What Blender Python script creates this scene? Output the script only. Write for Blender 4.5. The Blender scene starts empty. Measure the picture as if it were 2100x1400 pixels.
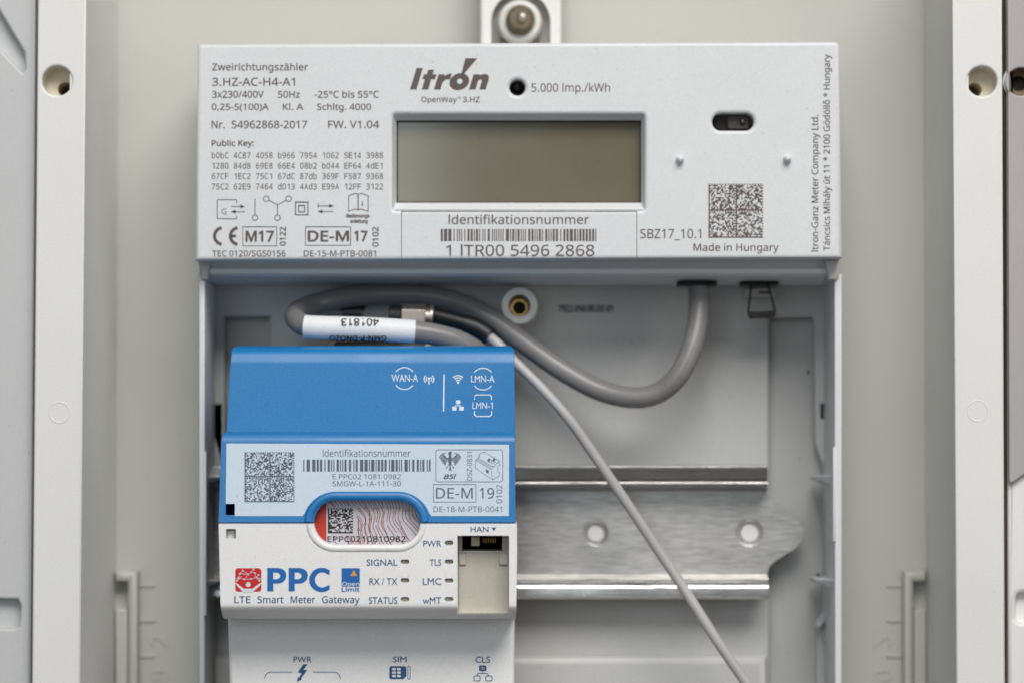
import bpy, bmesh, math, random, os
from mathutils import Vector
from mathutils.geometry import tessellate_polygon

# ------------------------------------------------------------------ camera, world, lamps, exposure
scene = bpy.context.scene
COL = scene.collection
F = 6563.0                      # focal length in photograph pixels (2100 wide)
TILT = math.radians(2.3)        # camera looks very slightly upward
CAMD = 0.860
CAMP = Vector((0, -CAMD, -CAMD * math.tan(TILT)))
cam = bpy.data.cameras.new('camera')
cam_o = bpy.data.objects.new('camera', cam)
COL.objects.link(cam_o)
cam_o.location = CAMP
cam_o.rotation_euler = (math.radians(90) + TILT, 0, 0)
cam.sensor_width = 36
cam.sensor_fit = 'HORIZONTAL'
cam.lens = 36 * F / 2100
cam.clip_start = 0.02
cam.clip_end = 50
cam.dof.use_dof = True
cam.dof.focus_distance = CAMD - 0.068
cam.dof.aperture_fstop = 8.0
scene.camera = cam_o

world = bpy.data.worlds.new('World')
scene.world = world
world.use_nodes = True
bg = world.node_tree.nodes['Background']
bg.inputs['Color'].default_value = (1.0, 0.99, 0.975, 1)
bg.inputs['Strength'].default_value = 0.10

def area(name, loc, target, sx, sy, power, col):
    l = bpy.data.lights.new(name, 'AREA')
    l.shape = 'RECTANGLE'; l.size = sx; l.size_y = sy
    l.energy = power; l.color = col
    o = bpy.data.objects.new(name, l)
    COL.objects.link(o)
    o.location = loc
    d = Vector(target) - Vector(loc)
    o.rotation_euler = d.to_track_quat('-Z', 'Y').to_euler()
    return o
area('ceiling_light', (0.22, -1.12, 1.02), (0, 0, 0), 1.0, 0.7, 21.5, (1.0, 0.98, 0.955))
area('window_light', (-0.57, -2.6, 0.42), (0, 0, 0), 1.0, 1.2, 7.5, (0.86, 0.94, 1.0))
area('room_light', (1.5, -1.5, 0.3), (0, 0, 0), 0.8, 1.0, 4.0, (1.0, 0.95, 0.90))

scene.view_settings.view_transform = 'Standard'
scene.view_settings.look = 'None'
scene.view_settings.exposure = 0.05
scene.view_settings.gamma = 1

# ------------------------------------------------------------------ helpers
ct, st = math.cos(TILT), math.sin(TILT)
def P(px, py, h):
    """photograph pixel on the plane h millimetres in front of the cabinet's back"""
    a = (px - 1050) / F; b = -(py - 700) / F
    d = Vector((a, ct - b * st, st + b * ct))
    t = (-h * 0.001 - CAMP.y) / d.y
    return CAMP + d * t

def mat(name, col, rough=0.4, metal=0.0, grain=0.05, gscale=2200, bump=0.02, spec=0.5, coat=0.0, mottle=0.03, aniso=None):
    m = bpy.data.materials.new(name); m.use_nodes = True
    nt = m.node_tree; b = nt.nodes['Principled BSDF']
    b.inputs['Roughness'].default_value = rough
    b.inputs['Metallic'].default_value = metal
    b.inputs['Specular IOR Level'].default_value = spec
    b.inputs['Coat Weight'].default_value = coat
    tc = nt.nodes.new('ShaderNodeTexCoord')
    n1 = nt.nodes.new('ShaderNodeTexNoise'); n1.inputs['Scale'].default_value = gscale; n1.inputs['Detail'].default_value = 2
    n2 = nt.nodes.new('ShaderNodeTexNoise'); n2.inputs['Scale'].default_value = 18; n2.inputs['Detail'].default_value = 5
    nt.links.new(tc.outputs['Object'], n2.inputs['Vector'])
    if aniso:
        mp = nt.nodes.new('ShaderNodeMapping'); mp.inputs['Scale'].default_value = aniso
        nt.links.new(tc.outputs['Object'], mp.inputs['Vector']); nt.links.new(mp.outputs['Vector'], n1.inputs['Vector'])
    else:
        nt.links.new(tc.outputs['Object'], n1.inputs['Vector'])
    def rng(src, amt):
        r = nt.nodes.new('ShaderNodeMapRange')
        r.inputs['From Min'].default_value = 0.25; r.inputs['From Max'].default_value = 0.75
        r.inputs['To Min'].default_value = 1 - amt; r.inputs['To Max'].default_value = 1 + amt
        nt.links.new(src.outputs['Fac'], r.inputs['Value']); return r
    r1 = rng(n1, grain); r2 = rng(n2, mottle)
    mu = nt.nodes.new('ShaderNodeMath'); mu.operation = 'MULTIPLY'
    nt.links.new(r1.outputs[0], mu.inputs[0]); nt.links.new(r2.outputs[0], mu.inputs[1])
    n3 = nt.nodes.new('ShaderNodeTexNoise'); n3.inputs['Scale'].default_value = 620; n3.inputs['Detail'].default_value = 1
    nt.links.new(tc.outputs['Object'], n3.inputs['Vector'])
    sp = nt.nodes.new('ShaderNodeMapRange')       # sparse specks of dust and swarf
    sp.inputs['From Min'].default_value = 0.755; sp.inputs['From Max'].default_value = 0.79
    sp.inputs['To Min'].default_value = 1.0; sp.inputs['To Max'].default_value = 0.84
    nt.links.new(n3.outputs['Fac'], sp.inputs['Value'])
    mu2 = nt.nodes.new('ShaderNodeMath'); mu2.operation = 'MULTIPLY'
    nt.links.new(mu.outputs[0], mu2.inputs[0]); nt.links.new(sp.outputs[0], mu2.inputs[1]); mu = mu2
    n4 = nt.nodes.new('ShaderNodeTexNoise'); n4.inputs['Scale'].default_value = 60; n4.inputs['Detail'].default_value = 6
    nt.links.new(tc.outputs['Object'], n4.inputs['Vector'])
    rr_ = nt.nodes.new('ShaderNodeMapRange'); rr_.inputs['From Min'].default_value = 0.3; rr_.inputs['From Max'].default_value = 0.7
    rr_.inputs['To Min'].default_value = rough * 0.85; rr_.inputs['To Max'].default_value = min(1, rough * 1.2)
    nt.links.new(n4.outputs['Fac'], rr_.inputs['Value']); nt.links.new(rr_.outputs[0], b.inputs['Roughness'])
    vm = nt.nodes.new('ShaderNodeVectorMath'); vm.operation = 'SCALE'
    vm.inputs[0].default_value = col
    nt.links.new(mu.outputs[0], vm.inputs['Scale'])
    nt.links.new(vm.outputs[0], b.inputs['Base Color'])
    if bump:
        bp = nt.nodes.new('ShaderNodeBump'); bp.inputs['Strength'].default_value = bump * 4
        bp.inputs['Distance'].default_value = 0.00005
        nt.links.new(n1.outputs['Fac'], bp.inputs['Height'])
        nt.links.new(bp.outputs['Normal'], b.inputs['Normal'])
    return m

M = dict(
    back=mat('shaded_cabinet_plastic', (0.535, 0.53, 0.485), 0.5),  # same plastic as the frame, darkened: interior shade is in the colour
    flange=mat('cabinet_frame_plastic', (0.77, 0.77, 0.755), 0.5),
    door=mat('door_plastic', (0.55, 0.56, 0.56), 0.45),
    plate=mat('grey_painted_metal', (0.42, 0.40, 0.40), 0.35),
    meter=mat('meter_plastic', (0.705, 0.72, 0.735), 0.42),
    tray=mat('tray_plastic', (0.52, 0.52, 0.505), 0.4),
    white=mat('gateway_white_plastic', (0.87, 0.87, 0.875), 0.42),
    cream=mat('cream_plastic', (0.46, 0.44, 0.365), 0.5),
    blue=mat('blue_plastic', (0.006, 0.178, 0.45), 0.32, bump=0.05, grain=0.12, spec=0.42),
    bluefr=mat('blue_frame_plastic', (0.008, 0.168, 0.44), 0.34, bump=0.05, grain=0.08),
    zinc=mat('brushed_zinc', (0.54, 0.53, 0.515), 0.38, metal=0.66, grain=0.3, gscale=2100, bump=0.035, mottle=0.06, aniso=(0.12, 1, 1.6)),
    lip=mat('polished_zinc', (0.62, 0.61, 0.60), 0.24, metal=0.93, grain=0.2, gscale=1900, bump=0.05, mottle=0.08, aniso=(0.12, 1, 1.6)),
    nickel=mat('nickel', (0.42, 0.37, 0.33), 0.42, metal=0.9, grain=0.1),
    brass=mat('brass', (0.55, 0.38, 0.12), 0.32, metal=0.9),
    bolt=mat('tarnished_bolt_steel', (0.15, 0.12, 0.075), 0.5, metal=0.35, grain=0.3, gscale=500),
    dark=mat('black_rubber', (0.012, 0.012, 0.014), 0.45),
    hole=mat('dark_interior', (0.012, 0.011, 0.010), 0.8),
    navy=mat('navy_interior', (0.006, 0.03, 0.12), 0.7),
    washer=mat('grey_fibre_washer', (0.36, 0.35, 0.32), 0.7),
    tan=mat('tan_plastic', (0.66, 0.59, 0.46), 0.5),
    nut=mat('white_nylon', (0.75, 0.74, 0.69), 0.35),
    cable=mat('grey_cable_sheath', (0.215, 0.208, 0.206), 0.33, mottle=0.06),
    thin=mat('pale_cable_sheath', (0.47, 0.455, 0.45), 0.4, mottle=0.06),
    sleeve=mat('white_cable_label', (0.78, 0.80, 0.82), 0.5),
    lcd=mat('olive_display_glass', (0.16, 0.148, 0.098), 0.12, spec=0.9, bump=0.0, grain=0.05, coat=0.3),
    tinted=mat('dark_tinted_lens', (0.03, 0.022, 0.022), 0.2),
    sticker=mat('pale_blue_label', (0.56, 0.665, 0.765), 0.35),
    seal=mat('seal_sticker_paper', (0.54, 0.53, 0.57), 0.35),
    red=mat('seal_red_print', (0.46, 0.03, 0.012), 0.4),
    lightpipe=mat('led_light_pipe', (0.27, 0.25, 0.18), 0.35),
    ink=mat('brown_grey_ink', (0.11, 0.085, 0.08), 0.6, bump=0),
    inkslate=mat('slate_ink', (0.085, 0.11, 0.16), 0.6, bump=0),
    inkblack=mat('black_ink', (0.02, 0.018, 0.018), 0.6, bump=0),
    inkred=mat('oxblood_line_ink', (0.30, 0.07, 0.065), 0.6, bump=0),
    inkblue=mat('dark_blue_ink', (0.025, 0.095, 0.24), 0.6, bump=0),
    inkbright=mat('bright_blue_ink', (0.01, 0.14, 0.45), 0.6, bump=0),
    inkwhite=mat('white_ink', (0.72, 0.79, 0.84), 0.6, bump=0),
    inkred2=mat('red_ink', (0.6, 0.015, 0.02), 0.6, bump=0),
    inkorange=mat('orange_ink', (0.75, 0.35, 0.05), 0.6, bump=0),
)

def finish(me, angle=35):
    me.update()
    for p in me.polygons: p.use_smooth = True
    me.set_sharp_from_angle(angle=math.radians(angle))

def link(name, me, m, parent=None, label=None):
    o = bpy.data.objects.new(name, me)
    COL.objects.link(o)
    me.name = name
    if m:
        me.materials.clear(); me.materials.append(m)
    if parent is not None:
        o.parent = parent
        if parent.type == 'EMPTY':
            o.location = -parent.location
    if label: o['label'] = label
    return o

def thing(name, label, cat, loc=(0, 0, 0), group=None):
    o = bpy.data.objects.new(name, None)
    COL.objects.link(o)
    o.empty_display_size = 0.01
    o.location = loc
    o['label'] = label; o['category'] = cat
    if group: o['group'] = group
    return o

def raw(verts, faces):
    me = bpy.data.meshes.new('m'); me.from_pydata([tuple(v) for v in verts], [], faces); me.update()
    bm = bmesh.new(); bm.from_mesh(me)
    bmesh.ops.recalc_face_normals(bm, faces=bm.faces)
    bm.to_mesh(me); bm.free()
    return me

def baked(o):
    dg = bpy.context.evaluated_depsgraph_get()
    dg.update()
    return bpy.data.meshes.new_from_object(o.evaluated_get(dg))

def circ(cx, cy, r, n=40, ry=None):
    ry = ry or r
    return [(cx + r * math.cos(2 * math.pi * i / n), cy + ry * math.sin(2 * math.pi * i / n)) for i in range(n)]
def rrect(x0, y0, x1, y1, r, n=5):
    out = []
    for cx, cy, a in ((x1 - r, y1 - r, 0), (x0 + r, y1 - r, 90), (x0 + r, y0 + r, 180), (x1 - r, y0 + r, 270)):
        for i in range(n + 1):
            t = math.radians(a + 90 * i / n)
            out.append((cx + r * math.cos(t), cy + r * math.sin(t)))
    return out
def rect(x0, y0, x1, y1): return [(x0, y0), (x1, y0), (x1, y1), (x0, y1)]

def plate_mesh(loops, h, thick, bevel=0.3):
    """flat plate with holes; front face h mm out, loops given in photograph pixels"""
    cu = bpy.data.curves.new('c', 'CURVE'); cu.dimensions = '2D'; cu.fill_mode = 'BOTH'
    bevel = min(bevel, thick * 0.45)
    for lp in loops:
        s = cu.splines.new('POLY'); s.points.add(len(lp) - 1)
        for i, (px, py) in enumerate(lp):
            v = P(px, py, h); s.points[i].co = (v.x, v.z, 0, 1)
        s.use_cyclic_u = True
    b = bevel * 0.001
    cu.extrude = thick * 0.0005 - b
    cu.bevel_depth = b; cu.bevel_resolution = 2; cu.offset = -b
    o = bpy.data.objects.new('c', cu); COL.objects.link(o)
    me = baked(o)
    bpy.data.objects.remove(o); bpy.data.curves.remove(cu)
    yc = -(h - thick / 2) * 0.001
    for v in me.vertices:
        x, y, z = v.co
        v.co = (x, yc - z, y)
    bm = bmesh.new(); bm.from_mesh(me)
    bmesh.ops.remove_doubles(bm, verts=bm.verts, dist=1e-6)
    bmesh.ops.recalc_face_normals(bm, faces=bm.faces)
    bm.to_mesh(me); bm.free()
    finish(me, 50)
    for p in me.polygons:
        if abs(p.normal.y) > 0.9995: p.use_smooth = False
    return me
def plate(name, loops, h, thick, m, parent=None, bevel=0.3, label=None):
    return link(name, plate_mesh(loops, h, thick, bevel), m, parent, label)

def prism_mesh(loop, h1, h0, back_loop=None):
    bl = back_loop
    n = len(loop)
    f = [P(x, y, h1) for x, y in loop]
    if bl: b = [P(x, y, h0) for x, y in bl]
    else: b = [Vector((v.x, -h0 * 0.001, v.z)) for v in f]
    faces = [tuple(range(n)), tuple(range(2 * n - 1, n - 1, -1))]
    for i in range(n):
        j = (i + 1) % n
        faces.append((i, i + n, j + n, j))
    return raw(f + b, faces)

def loft_mesh(rows):
    """rows: closed side profile, each (world point left, world point right)"""
    n = len(rows)
    v = [r[0] for r in rows] + [r[1] for r in rows]
    faces = [tuple(range(n)), tuple(range(2 * n - 1, n - 1, -1))]
    for i in range(n):
        j = (i + 1) % n
        faces.append((i, i + n, j + n, j))
    return raw(v, faces)

def modded(me, cutters=None, bevel=0, segs=3, angle=35):
    bm = bmesh.new(); bm.from_mesh(me); bmesh.ops.triangulate(bm, faces=[f for f in bm.faces if len(f.verts) > 4])
    bmesh.ops.recalc_face_normals(bm, faces=bm.faces)
    if bm.calc_volume() < 0: bmesh.ops.reverse_faces(bm, faces=bm.faces)
    bm.to_mesh(me); bm.free()
    o = bpy.data.objects.new('t', me); COL.objects.link(o)
    tmp = []
    if cutters:
        bm = bmesh.new()
        for c in cutters: bm.from_mesh(c)
        cm = bpy.data.meshes.new('cut'); bm.to_mesh(cm); bm.free()
        co = bpy.data.objects.new('cut', cm); COL.objects.link(co); tmp.append(co)
        md = o.modifiers.new('b', 'BOOLEAN'); md.object = co; md.operation = 'DIFFERENCE'; md.solver = 'EXACT'
    if bevel:
        md = o.modifiers.new('v', 'BEVEL'); md.width = bevel * 0.001; md.segments = segs
        md.limit_method = 'ANGLE'; md.angle_limit = math.radians(angle); md.harden_normals = False
        md.use_clamp_overlap = True
    out = baked(o)
    bpy.data.objects.remove(o)
    for t in tmp: bpy.data.objects.remove(t)
    finish(out, 32)
    o = bpy.data.objects.new('t', out); COL.objects.link(o)
    wn = o.modifiers.new('w', 'WEIGHTED_NORMAL'); wn.keep_sharp = True; wn.weight = 60
    out = baked(o); bpy.data.objects.remove(o)
    return out

def catmull(pts, n=10):
    out = []
    p = [pts[0]] + list(pts) + [pts[-1]]
    for i in range(1, len(p) - 2):
        for k in range(n):
            t = k / n
            out.append(tuple(0.5 * (2 * b + (c - a) * t + (2 * a - 5 * b + 4 * c - d) * t * t + (3 * b - a - 3 * c + d) * t ** 3)
                             for a, b, c, d in zip(p[i - 1], p[i], p[i + 1], p[i + 2])))
    out.append(tuple(pts[-1]))
    return out

def tube_mesh(wp, rad, sides=18, caps=True, flat=None):
    """tube along world points; rad a number or list in mm"""
    n = len(wp); wp = [Vector(w) for w in wp]
    if not hasattr(rad, '__len__'): rad = [rad] * n
    verts, faces = [], []
    up = Vector((0, -1, 0)); prev = None
    for i in range(n):
        t = (wp[min(i + 1, n - 1)] - wp[max(i - 1, 0)]).normalized()
        if prev is None:
            a = up - t * up.dot(t)
            if a.length < 1e-3: a = Vector((0, 0, 1)) - t * t.z
        else:
            a = prev - t * prev.dot(t)
        a.normalize(); prev = a
        b = t.cross(a)
        for k in range(sides):
            an = 2 * math.pi * k / sides
            verts.append(wp[i] + (a * math.cos(an) * (flat or 1) + b * math.sin(an)) * rad[i] * 0.001)
    for i in range(n - 1):
        for k in range(sides):
            k2 = (k + 1) % sides
            faces.append((i * sides + k, i * sides + k2, (i + 1) * sides + k2, (i + 1) * sides + k))
    if caps:
        faces.append(tuple(range(sides))[::-1]); faces.append(tuple(range((n - 1) * sides, n * sides)))
    me = raw(verts, faces); finish(me, 40)
    return me
def tube(name, pts, rad, m, parent=None, n=10, sides=18, label=None):
    return link(name, tube_mesh([P(*p) for p in catmull(pts, n)], rad, sides), m, parent, label)

def lathe_mesh(cx, cy, prof, n=40):
    """turned part facing the camera: prof = (radius mm, height mm) around pixel centre at the first height"""
    c = P(cx, cy, prof[0][1])
    verts, faces = [], []
    for r, h in prof:
        for k in range(n):
            a = 2 * math.pi * k / n
            verts.append((c.x + r * .001 * math.cos(a), -h * .001, c.z + r * .001 * math.sin(a)))
    for i in range(len(prof) - 1):
        for k in range(n):
            k2 = (k + 1) % n
            faces.append((i * n + k, i * n + k2, (i + 1) * n + k2, (i + 1) * n + k))
    if prof[-1][0] > 0: faces.append(tuple(range((len(prof) - 1) * n, len(prof) * n)))
    me = raw(verts, faces)
    finish(me, 35)
    return me
def lathe(name, cx, cy, prof, m, parent=None, n=40, label=None):
    return link(name, lathe_mesh(cx, cy, prof, n), m, parent, label)

# ---- flat print: shapes collected in photograph pixels, then laid 0.06 mm proud of the surface they are printed on
_tx = {}
FONTS = {}
for k_, f_ in (('sans', 'NotoSansHebrew-Regular.woff2'),):
    try:      # faces bundled with Blender itself; the built-in one is used if they are absent
        FONTS[k_] = bpy.data.fonts.load(os.path.join(bpy.utils.system_resource('DATAFILES'), 'fonts', f_))
    except Exception:
        pass
def text_mesh(s, font='sans', shear=0.0):
    key = (s, font, shear)
    if key not in _tx:
        cu = bpy.data.curves.new('t', 'FONT'); cu.body = s; cu.size = 1; cu.shear = shear
        if font in FONTS: cu.font = FONTS[font]
        if font == 'sans' and 'sans' in FONTS: cu.body = s.replace('I', 'l')
        cu.resolution_u = 3
        o = bpy.data.objects.new('t', cu); COL.objects.link(o)
        me = baked(o)
        vs = [(v.co.x, v.co.y) for v in me.vertices]; fs = [tuple(p.vertices) for p in me.polygons]
        bpy.data.objects.remove(o); bpy.data.curves.remove(cu); bpy.data.meshes.remove(me)
        _tx[key] = (vs, fs)
    return _tx[key]
def cap(font='sans'):
    vs, _ = text_mesh('H', font)
    return max(v[1] for v in vs)

class Print:
    def __init__(self, surf, lift=0.06):
        self.v = []; self.f = []; self.lift = lift
        self.surf = surf if callable(surf) else (lambda x, y, s=surf: s)
    def add(self, vs, fs):
        b = len(self.v); self.v += vs; self.f += [tuple(i + b for i in f) for f in fs]
    def poly(self, loop, *holes):
        allp = [Vector((x, y, 0)) for lp in (loop,) + holes for x, y in lp]
        tris = tessellate_polygon([[Vector((x, y, 0)) for x, y in lp] for lp in (loop,) + holes])
        self.add([(v.x, v.y) for v in allp], [tuple(t) for t in tris])
    def rect(self, x0, y0, x1, y1): self.add(rect(x0, y0, x1, y1), [(0, 1, 2, 3)])
    def line(self, pts, w, closed=False):
        if closed: pts = list(pts) + [pts[0], pts[1]]
        n = len(pts); vs = []
        for i in range(n):
            a = pts[max(i - 1, 0)]; b = pts[min(i + 1, n - 1)]; c = pts[i]
            def nrm(p, q):
                dx, dy = q[0] - p[0], q[1] - p[1]; L = math.hypot(dx, dy) or 1
                return (-dy / L, dx / L)
            n1 = nrm(a, c) if i > 0 else nrm(c, b)
            n2 = nrm(c, b) if i < n - 1 else n1
            mx, my = n1[0] + n2[0], n1[1] + n2[1]; L = math.hypot(mx, my) or 1
            mx /= L; my /= L
            k = min(1 / max(0.35, mx * n1[0] + my * n1[1]), 2) * w / 2
            vs += [(c[0] + mx * k, c[1] + my * k), (c[0] - mx * k, c[1] - my * k)]
        self.add(vs, [(2 * i, 2 * i + 1, 2 * i + 3, 2 * i + 2) for i in range(n - 1)])
    def arc(self, cx, cy, r, a0, a1, w, n=14, ry=None):
        ry = ry or r
        self.line([(cx + r * math.cos(math.radians(a0 + (a1 - a0) * i / n)), cy - ry * math.sin(math.radians(a0 + (a1 - a0) * i / n))) for i in range(n + 1)], w)
    def ring(self, cx, cy, r, w, n=20): self.line(circ(cx, cy, r, n), w, True)
    def disc(self, cx, cy, r, n=16): self.poly(circ(cx, cy, r, n))
    def frame(self, x0, y0, x1, y1, w): self.line(rect(x0, y0, x1, y1), w, True)
    def put(self, vs, fs, weight):
        """weight: extra stroke thickness in picture pixels, by slightly shifted copies"""
        offs = [(0, 0)] if weight <= 0 else [(-weight / 2, -weight / 4), (weight / 2, -weight / 4), (0, weight / 2)]
        for k, (dx, dy) in enumerate(offs):
            self.add([(x + dx, y + dy, k * 0.006) for x, y in vs], fs)
    def text(self, s, x0, x1, top, base, weight=0.0, shear=0.0, font='sans'):
        vs, fs = text_mesh(s, font, shear)
        u0 = min(v[0] for v in vs); u1 = max(v[0] for v in vs)
        sx = (x1 - x0 - weight) / (u1 - u0); sy = (base - top - weight * .75) / cap(font)
        self.put([(x0 + weight / 2 + (u - u0) * sx, base - weight / 2 - v * sy) for u, v in vs], fs, weight)
    def vtext(self, s, y0, y1, captop, basex, weight=0.0, font='sans'):
        """reads upward: starts at y0 (low), ends at y1; cap tops at x=captop, baseline at x=basex"""
        vs, fs = text_mesh(s, font)
        u0 = min(v[0] for v in vs); u1 = max(v[0] for v in vs)
        sx = (y0 - y1) / (u1 - u0); sy = (basex - captop) / cap(font)
        self.put([(basex - v * sy, y0 - (u - u0) * sx) for u, v in vs], fs, weight)
    def itext(self, s, x0, x1, top, base, weight=0.0, font='sans'):
        """upside down; base is the upper edge in the picture"""
        vs, fs = text_mesh(s, font)
        u0 = min(v[0] for v in vs); u1 = max(v[0] for v in vs)
        sx = (x1 - x0) / (u1 - u0); sy = (top - base) / cap(font)
        self.put([(x1 - (u - u0) * sx, base + v * sy) for u, v in vs], fs, weight)
    def mono(self, s, x0, x1, top, base, weight=0.0):
        n = len(s); p = (x1 - x0) / (n - 0.15)
        for i, ch in enumerate(s):
            if ch == ' ': continue
            w = p * (0.5 if ch == '1' else 0.80)
            c = x0 + p * (i + 0.42)
            t = top - (0 if ch not in 'bd' else 0.4)
            self.text(ch, c - w / 2, c + w / 2, t, base, weight)
    def barcode(self, x0, x1, y0, y1, seed, unit=2.05):
        r = random.Random(seed); x = x0
        while x < x1 - unit:
            w = r.choice((1, 1, 1, 2, 2, 3)) * unit * 0.95
            w = min(w, x1 - x)
            self.rect(x, y0, x + w, y1)
            x += w + r.choice((1, 1, 1, 2, 2)) * unit * 0.95
    def matrix(self, x0, y0, x1, y1, n, regions, seed):
        r = random.Random(seed); k = n // regions
        cw = (x1 - x0) / n; chh = (y1 - y0) / n
        for j in range(n):
            i = 0
            while i < n:
                def on(i):
                    a, b = i % k, j % k
                    if a == 0 or b == k - 1: return True
                    if b == 0: return a % 2 == 0
                    if a == k - 1: return b % 2 == 1
                    return r2[i][j]
                if i == 0 and j == 0: r2 = [[r.random() < 0.5 for _ in range(n)] for _ in range(n)]
                if on(i):
                    e = i
                    while e + 1 < n and on(e + 1): e += 1
                    self.rect(x0 + i * cw, y0 + j * chh, x0 + (e + 1) * cw, y0 + (j + 1) * chh)
                    i = e + 1
                else: i += 1
    def done(self, name, m, parent, label=None):
        vs = []
        for q in self.v:
            x, y = q[0], q[1]
            vs.append(P(x, y, self.surf(x, y) + self.lift + (q[2] if len(q) > 2 else 0)))
        me = bpy.data.meshes.new(name); me.from_pydata([tuple(v) for v in vs], [], self.f); me.update()
        bm = bmesh.new(); bm.from_mesh(me)
        for f in bm.faces:
            if f.normal.y > 0: f.normal_flip()
        bm.to_mesh(me); bm.free()
        return link(name, me, m, parent, label)

# ================================================================== CABINET
cab = thing('meter_cabinet', 'cream plastic meter cabinet interior with pale frame strips down both sides', 'cabinet', (0, 0.003, -0.12))
def wall_quad(name, pts, m, parent, thick=None):
    return link(name, raw(pts, [(0, 1, 2, 3)]), m, parent)
back = plate('back_panel', [rect(150, -250, 1985, 1650)], 0, 3, M['back'], cab, 0.2)
FL = 50
for side in (0, 1):
    if side == 0:
        tI, bI, tO, bO, tB, bB = 177, 164, 78, 65, 243, 237
    else:
        tI, bI, tO, bO, tB, bB = 1953, 1961, 2055, 2061, 1893, 1898
    ex = lambda a, b, y: a + (b - a) * y / 1400
    Y0, Y1 = -230, 1630
    fi0, fi1 = P(ex(tI, bI, Y0), Y0, FL - 0.5), P(ex(tI, bI, Y1), Y1, FL - 0.5)
    bi0, bi1 = P(ex(tB, bB, Y0), Y0, 0.01), P(ex(tB, bB, Y1), Y1, 0.01)
    s = -1 if side == 0 else 1
    off = Vector((s * 0.004, 0, 0))
    vs = [fi0, fi1, bi1, bi0]
    vs = vs + [v + off for v in vs]
    me = raw(vs, [(0, 1, 2, 3), (4, 5, 6, 7), (0, 1, 5, 4), (1, 2, 6, 5), (2, 3, 7, 6), (3, 0, 4, 7)])
    link('side_wall', me, M['flange'], cab)
    hx, hy, r = (117, 166, 31) if side == 0 else (2014, 167, 31)
    fr = plate('frame_strip', [[(ex(tI, bI, Y0), Y0), (ex(tI, bI, Y1), Y1), (ex(tO, bO, Y1), Y1), (ex(tO, bO, Y0), Y0)], circ(hx, hy, r)], FL, 3, M['flange'], cab, 0.5,
               label='pale vertical frame strip with a round screw hole, %s side' % ('left' if side == 0 else 'right'))
    # stepped screw well behind the hole
    c = P(hx, hy, FL); rr = 31 / F * (CAMD - .05) * 1000
    dx = 1.3 if side == 0 else -1.1
    n = 36; verts = []; faces = []
    for (r_, h_, ox, oz) in ((rr, FL - 2.8, 0, 0), (rr * .97, FL - 5.5, 0, 0), (rr * .5, FL - 5.9, dx, -1.5), (rr * .5, FL - 24, dx, -1.6)):
        for k in range(n):
            a = 2 * math.pi * k / n
            verts.append((c.x + (ox + r_ * math.cos(a)) * .001, -h_ * .001, c.z + (oz + r_ * math.sin(a)) * .001))
    for i in range(3):
        for k in range(n):
            k2 = (k + 1) % n; faces.append((i * n + k, i * n + k2, (i + 1) * n + k2, (i + 1) * n + k))
    well = raw(verts, faces); finish(well, 40)
    wo = link('screw_well', well, M['tan'], cab)
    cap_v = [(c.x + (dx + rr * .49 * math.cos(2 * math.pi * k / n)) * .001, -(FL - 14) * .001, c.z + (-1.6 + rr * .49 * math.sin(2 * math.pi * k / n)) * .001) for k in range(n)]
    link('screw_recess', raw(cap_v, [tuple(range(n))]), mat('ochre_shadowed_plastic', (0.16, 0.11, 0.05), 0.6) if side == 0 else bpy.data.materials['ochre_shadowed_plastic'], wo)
    # round knockout mark, just proud of the strip
    kx, ky = (122, 845) if side == 0 else (2005, 842)
    kc = P(kx, ky, FL)
    pts = [Vector((kc.x + .0026 * math.cos(2 * math.pi * k / 40), -(FL - .12) * .001, kc.z + .0026 * math.sin(2 * math.pi * k / 40))) for k in range(41)]
    link('knockout_ring', tube_mesh(pts, 0.22, 8, False), M['flange'], cab)
    # door stop channel with scale in the lower corner
    X = (lambda x: x) if side == 0 else (lambda x: 2132 - x + 4)
    g = plate('guide_channel', [[(X(236), 1170), (X(282), 1170), (X(282), 1650), (X(262), 1650), (X(262), 1192), (X(236), 1192)]], 5.5, 5.5, M['back'], cab, 1.2)
    plate('channel_inlay', [rect(min(X(236), X(262)), 1247, max(X(236), X(262)), 1650)], 3.4, 3.4, M['back'], g, 0.8)
    for ty in (1200, 1272, 1345):
        plate('scale_tick', [rect(min(X(284), X(318)), ty - 3, max(X(284), X(318)), ty + 3)], 0.4, 0.4, M['back'], g, 0.15)
    pr = Print(0.0, 0.25)
    for dg_, yy in (('2', 1308), ('9', 1378)):
        vs_, fs_ = text_mesh(dg_)
        pr.add([(X(322) - (v * 62 - 22) * (1 if side == 0 else -1) , yy + 20 - u * 62) for u, v in vs_], fs_)
    do = pr.done('scale_numerals', M['back'], g)
    sm = do.modifiers.new('s', 'SOLIDIFY'); sm.thickness = 0.0003; sm.offset = -1

# doors / plates beyond the frame strips
dl = thing('cabinet_door', 'grey white cabinet door edge left of the left frame strip with diagonal moulded recess', 'door', tuple(P(20, 1400, 46)))
dpan = plate('door_panel', [[(-260, -230), (75.5, -230), (61, 1630), (-260, 1630)],
                 [(-200, -110), (-20, -8), (50, 108), (52, 140), (46, 150), (-30, 68), (-200, -20)],
                 [(-200, 1222), (36, 1228), (42, 1240), (40, 1284), (30, 1288), (-200, 1286)]], 46, 4, M['door'], dl, 0.7)
plate('recess_floor', [rect(-230, -150, 60, 190)], 43.0, 0.9, M['door'], dl, 0.1)
plate('recess_floor', [rect(-230, 1200, 52, 1310)], 43.0, 0.9, M['door'], dl, 0.1)
gap = plate('door_seam_seal', [[(72, -230), (84, -230), (70, 1630), (57, 1630)]], 44.0, 2, M['washer'], dl, 0.2)
dr = thing('cabinet_door', 'white cabinet door edge at the far right below the grey metal plate', 'door', tuple(P(2090, 1400, 44)))
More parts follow.
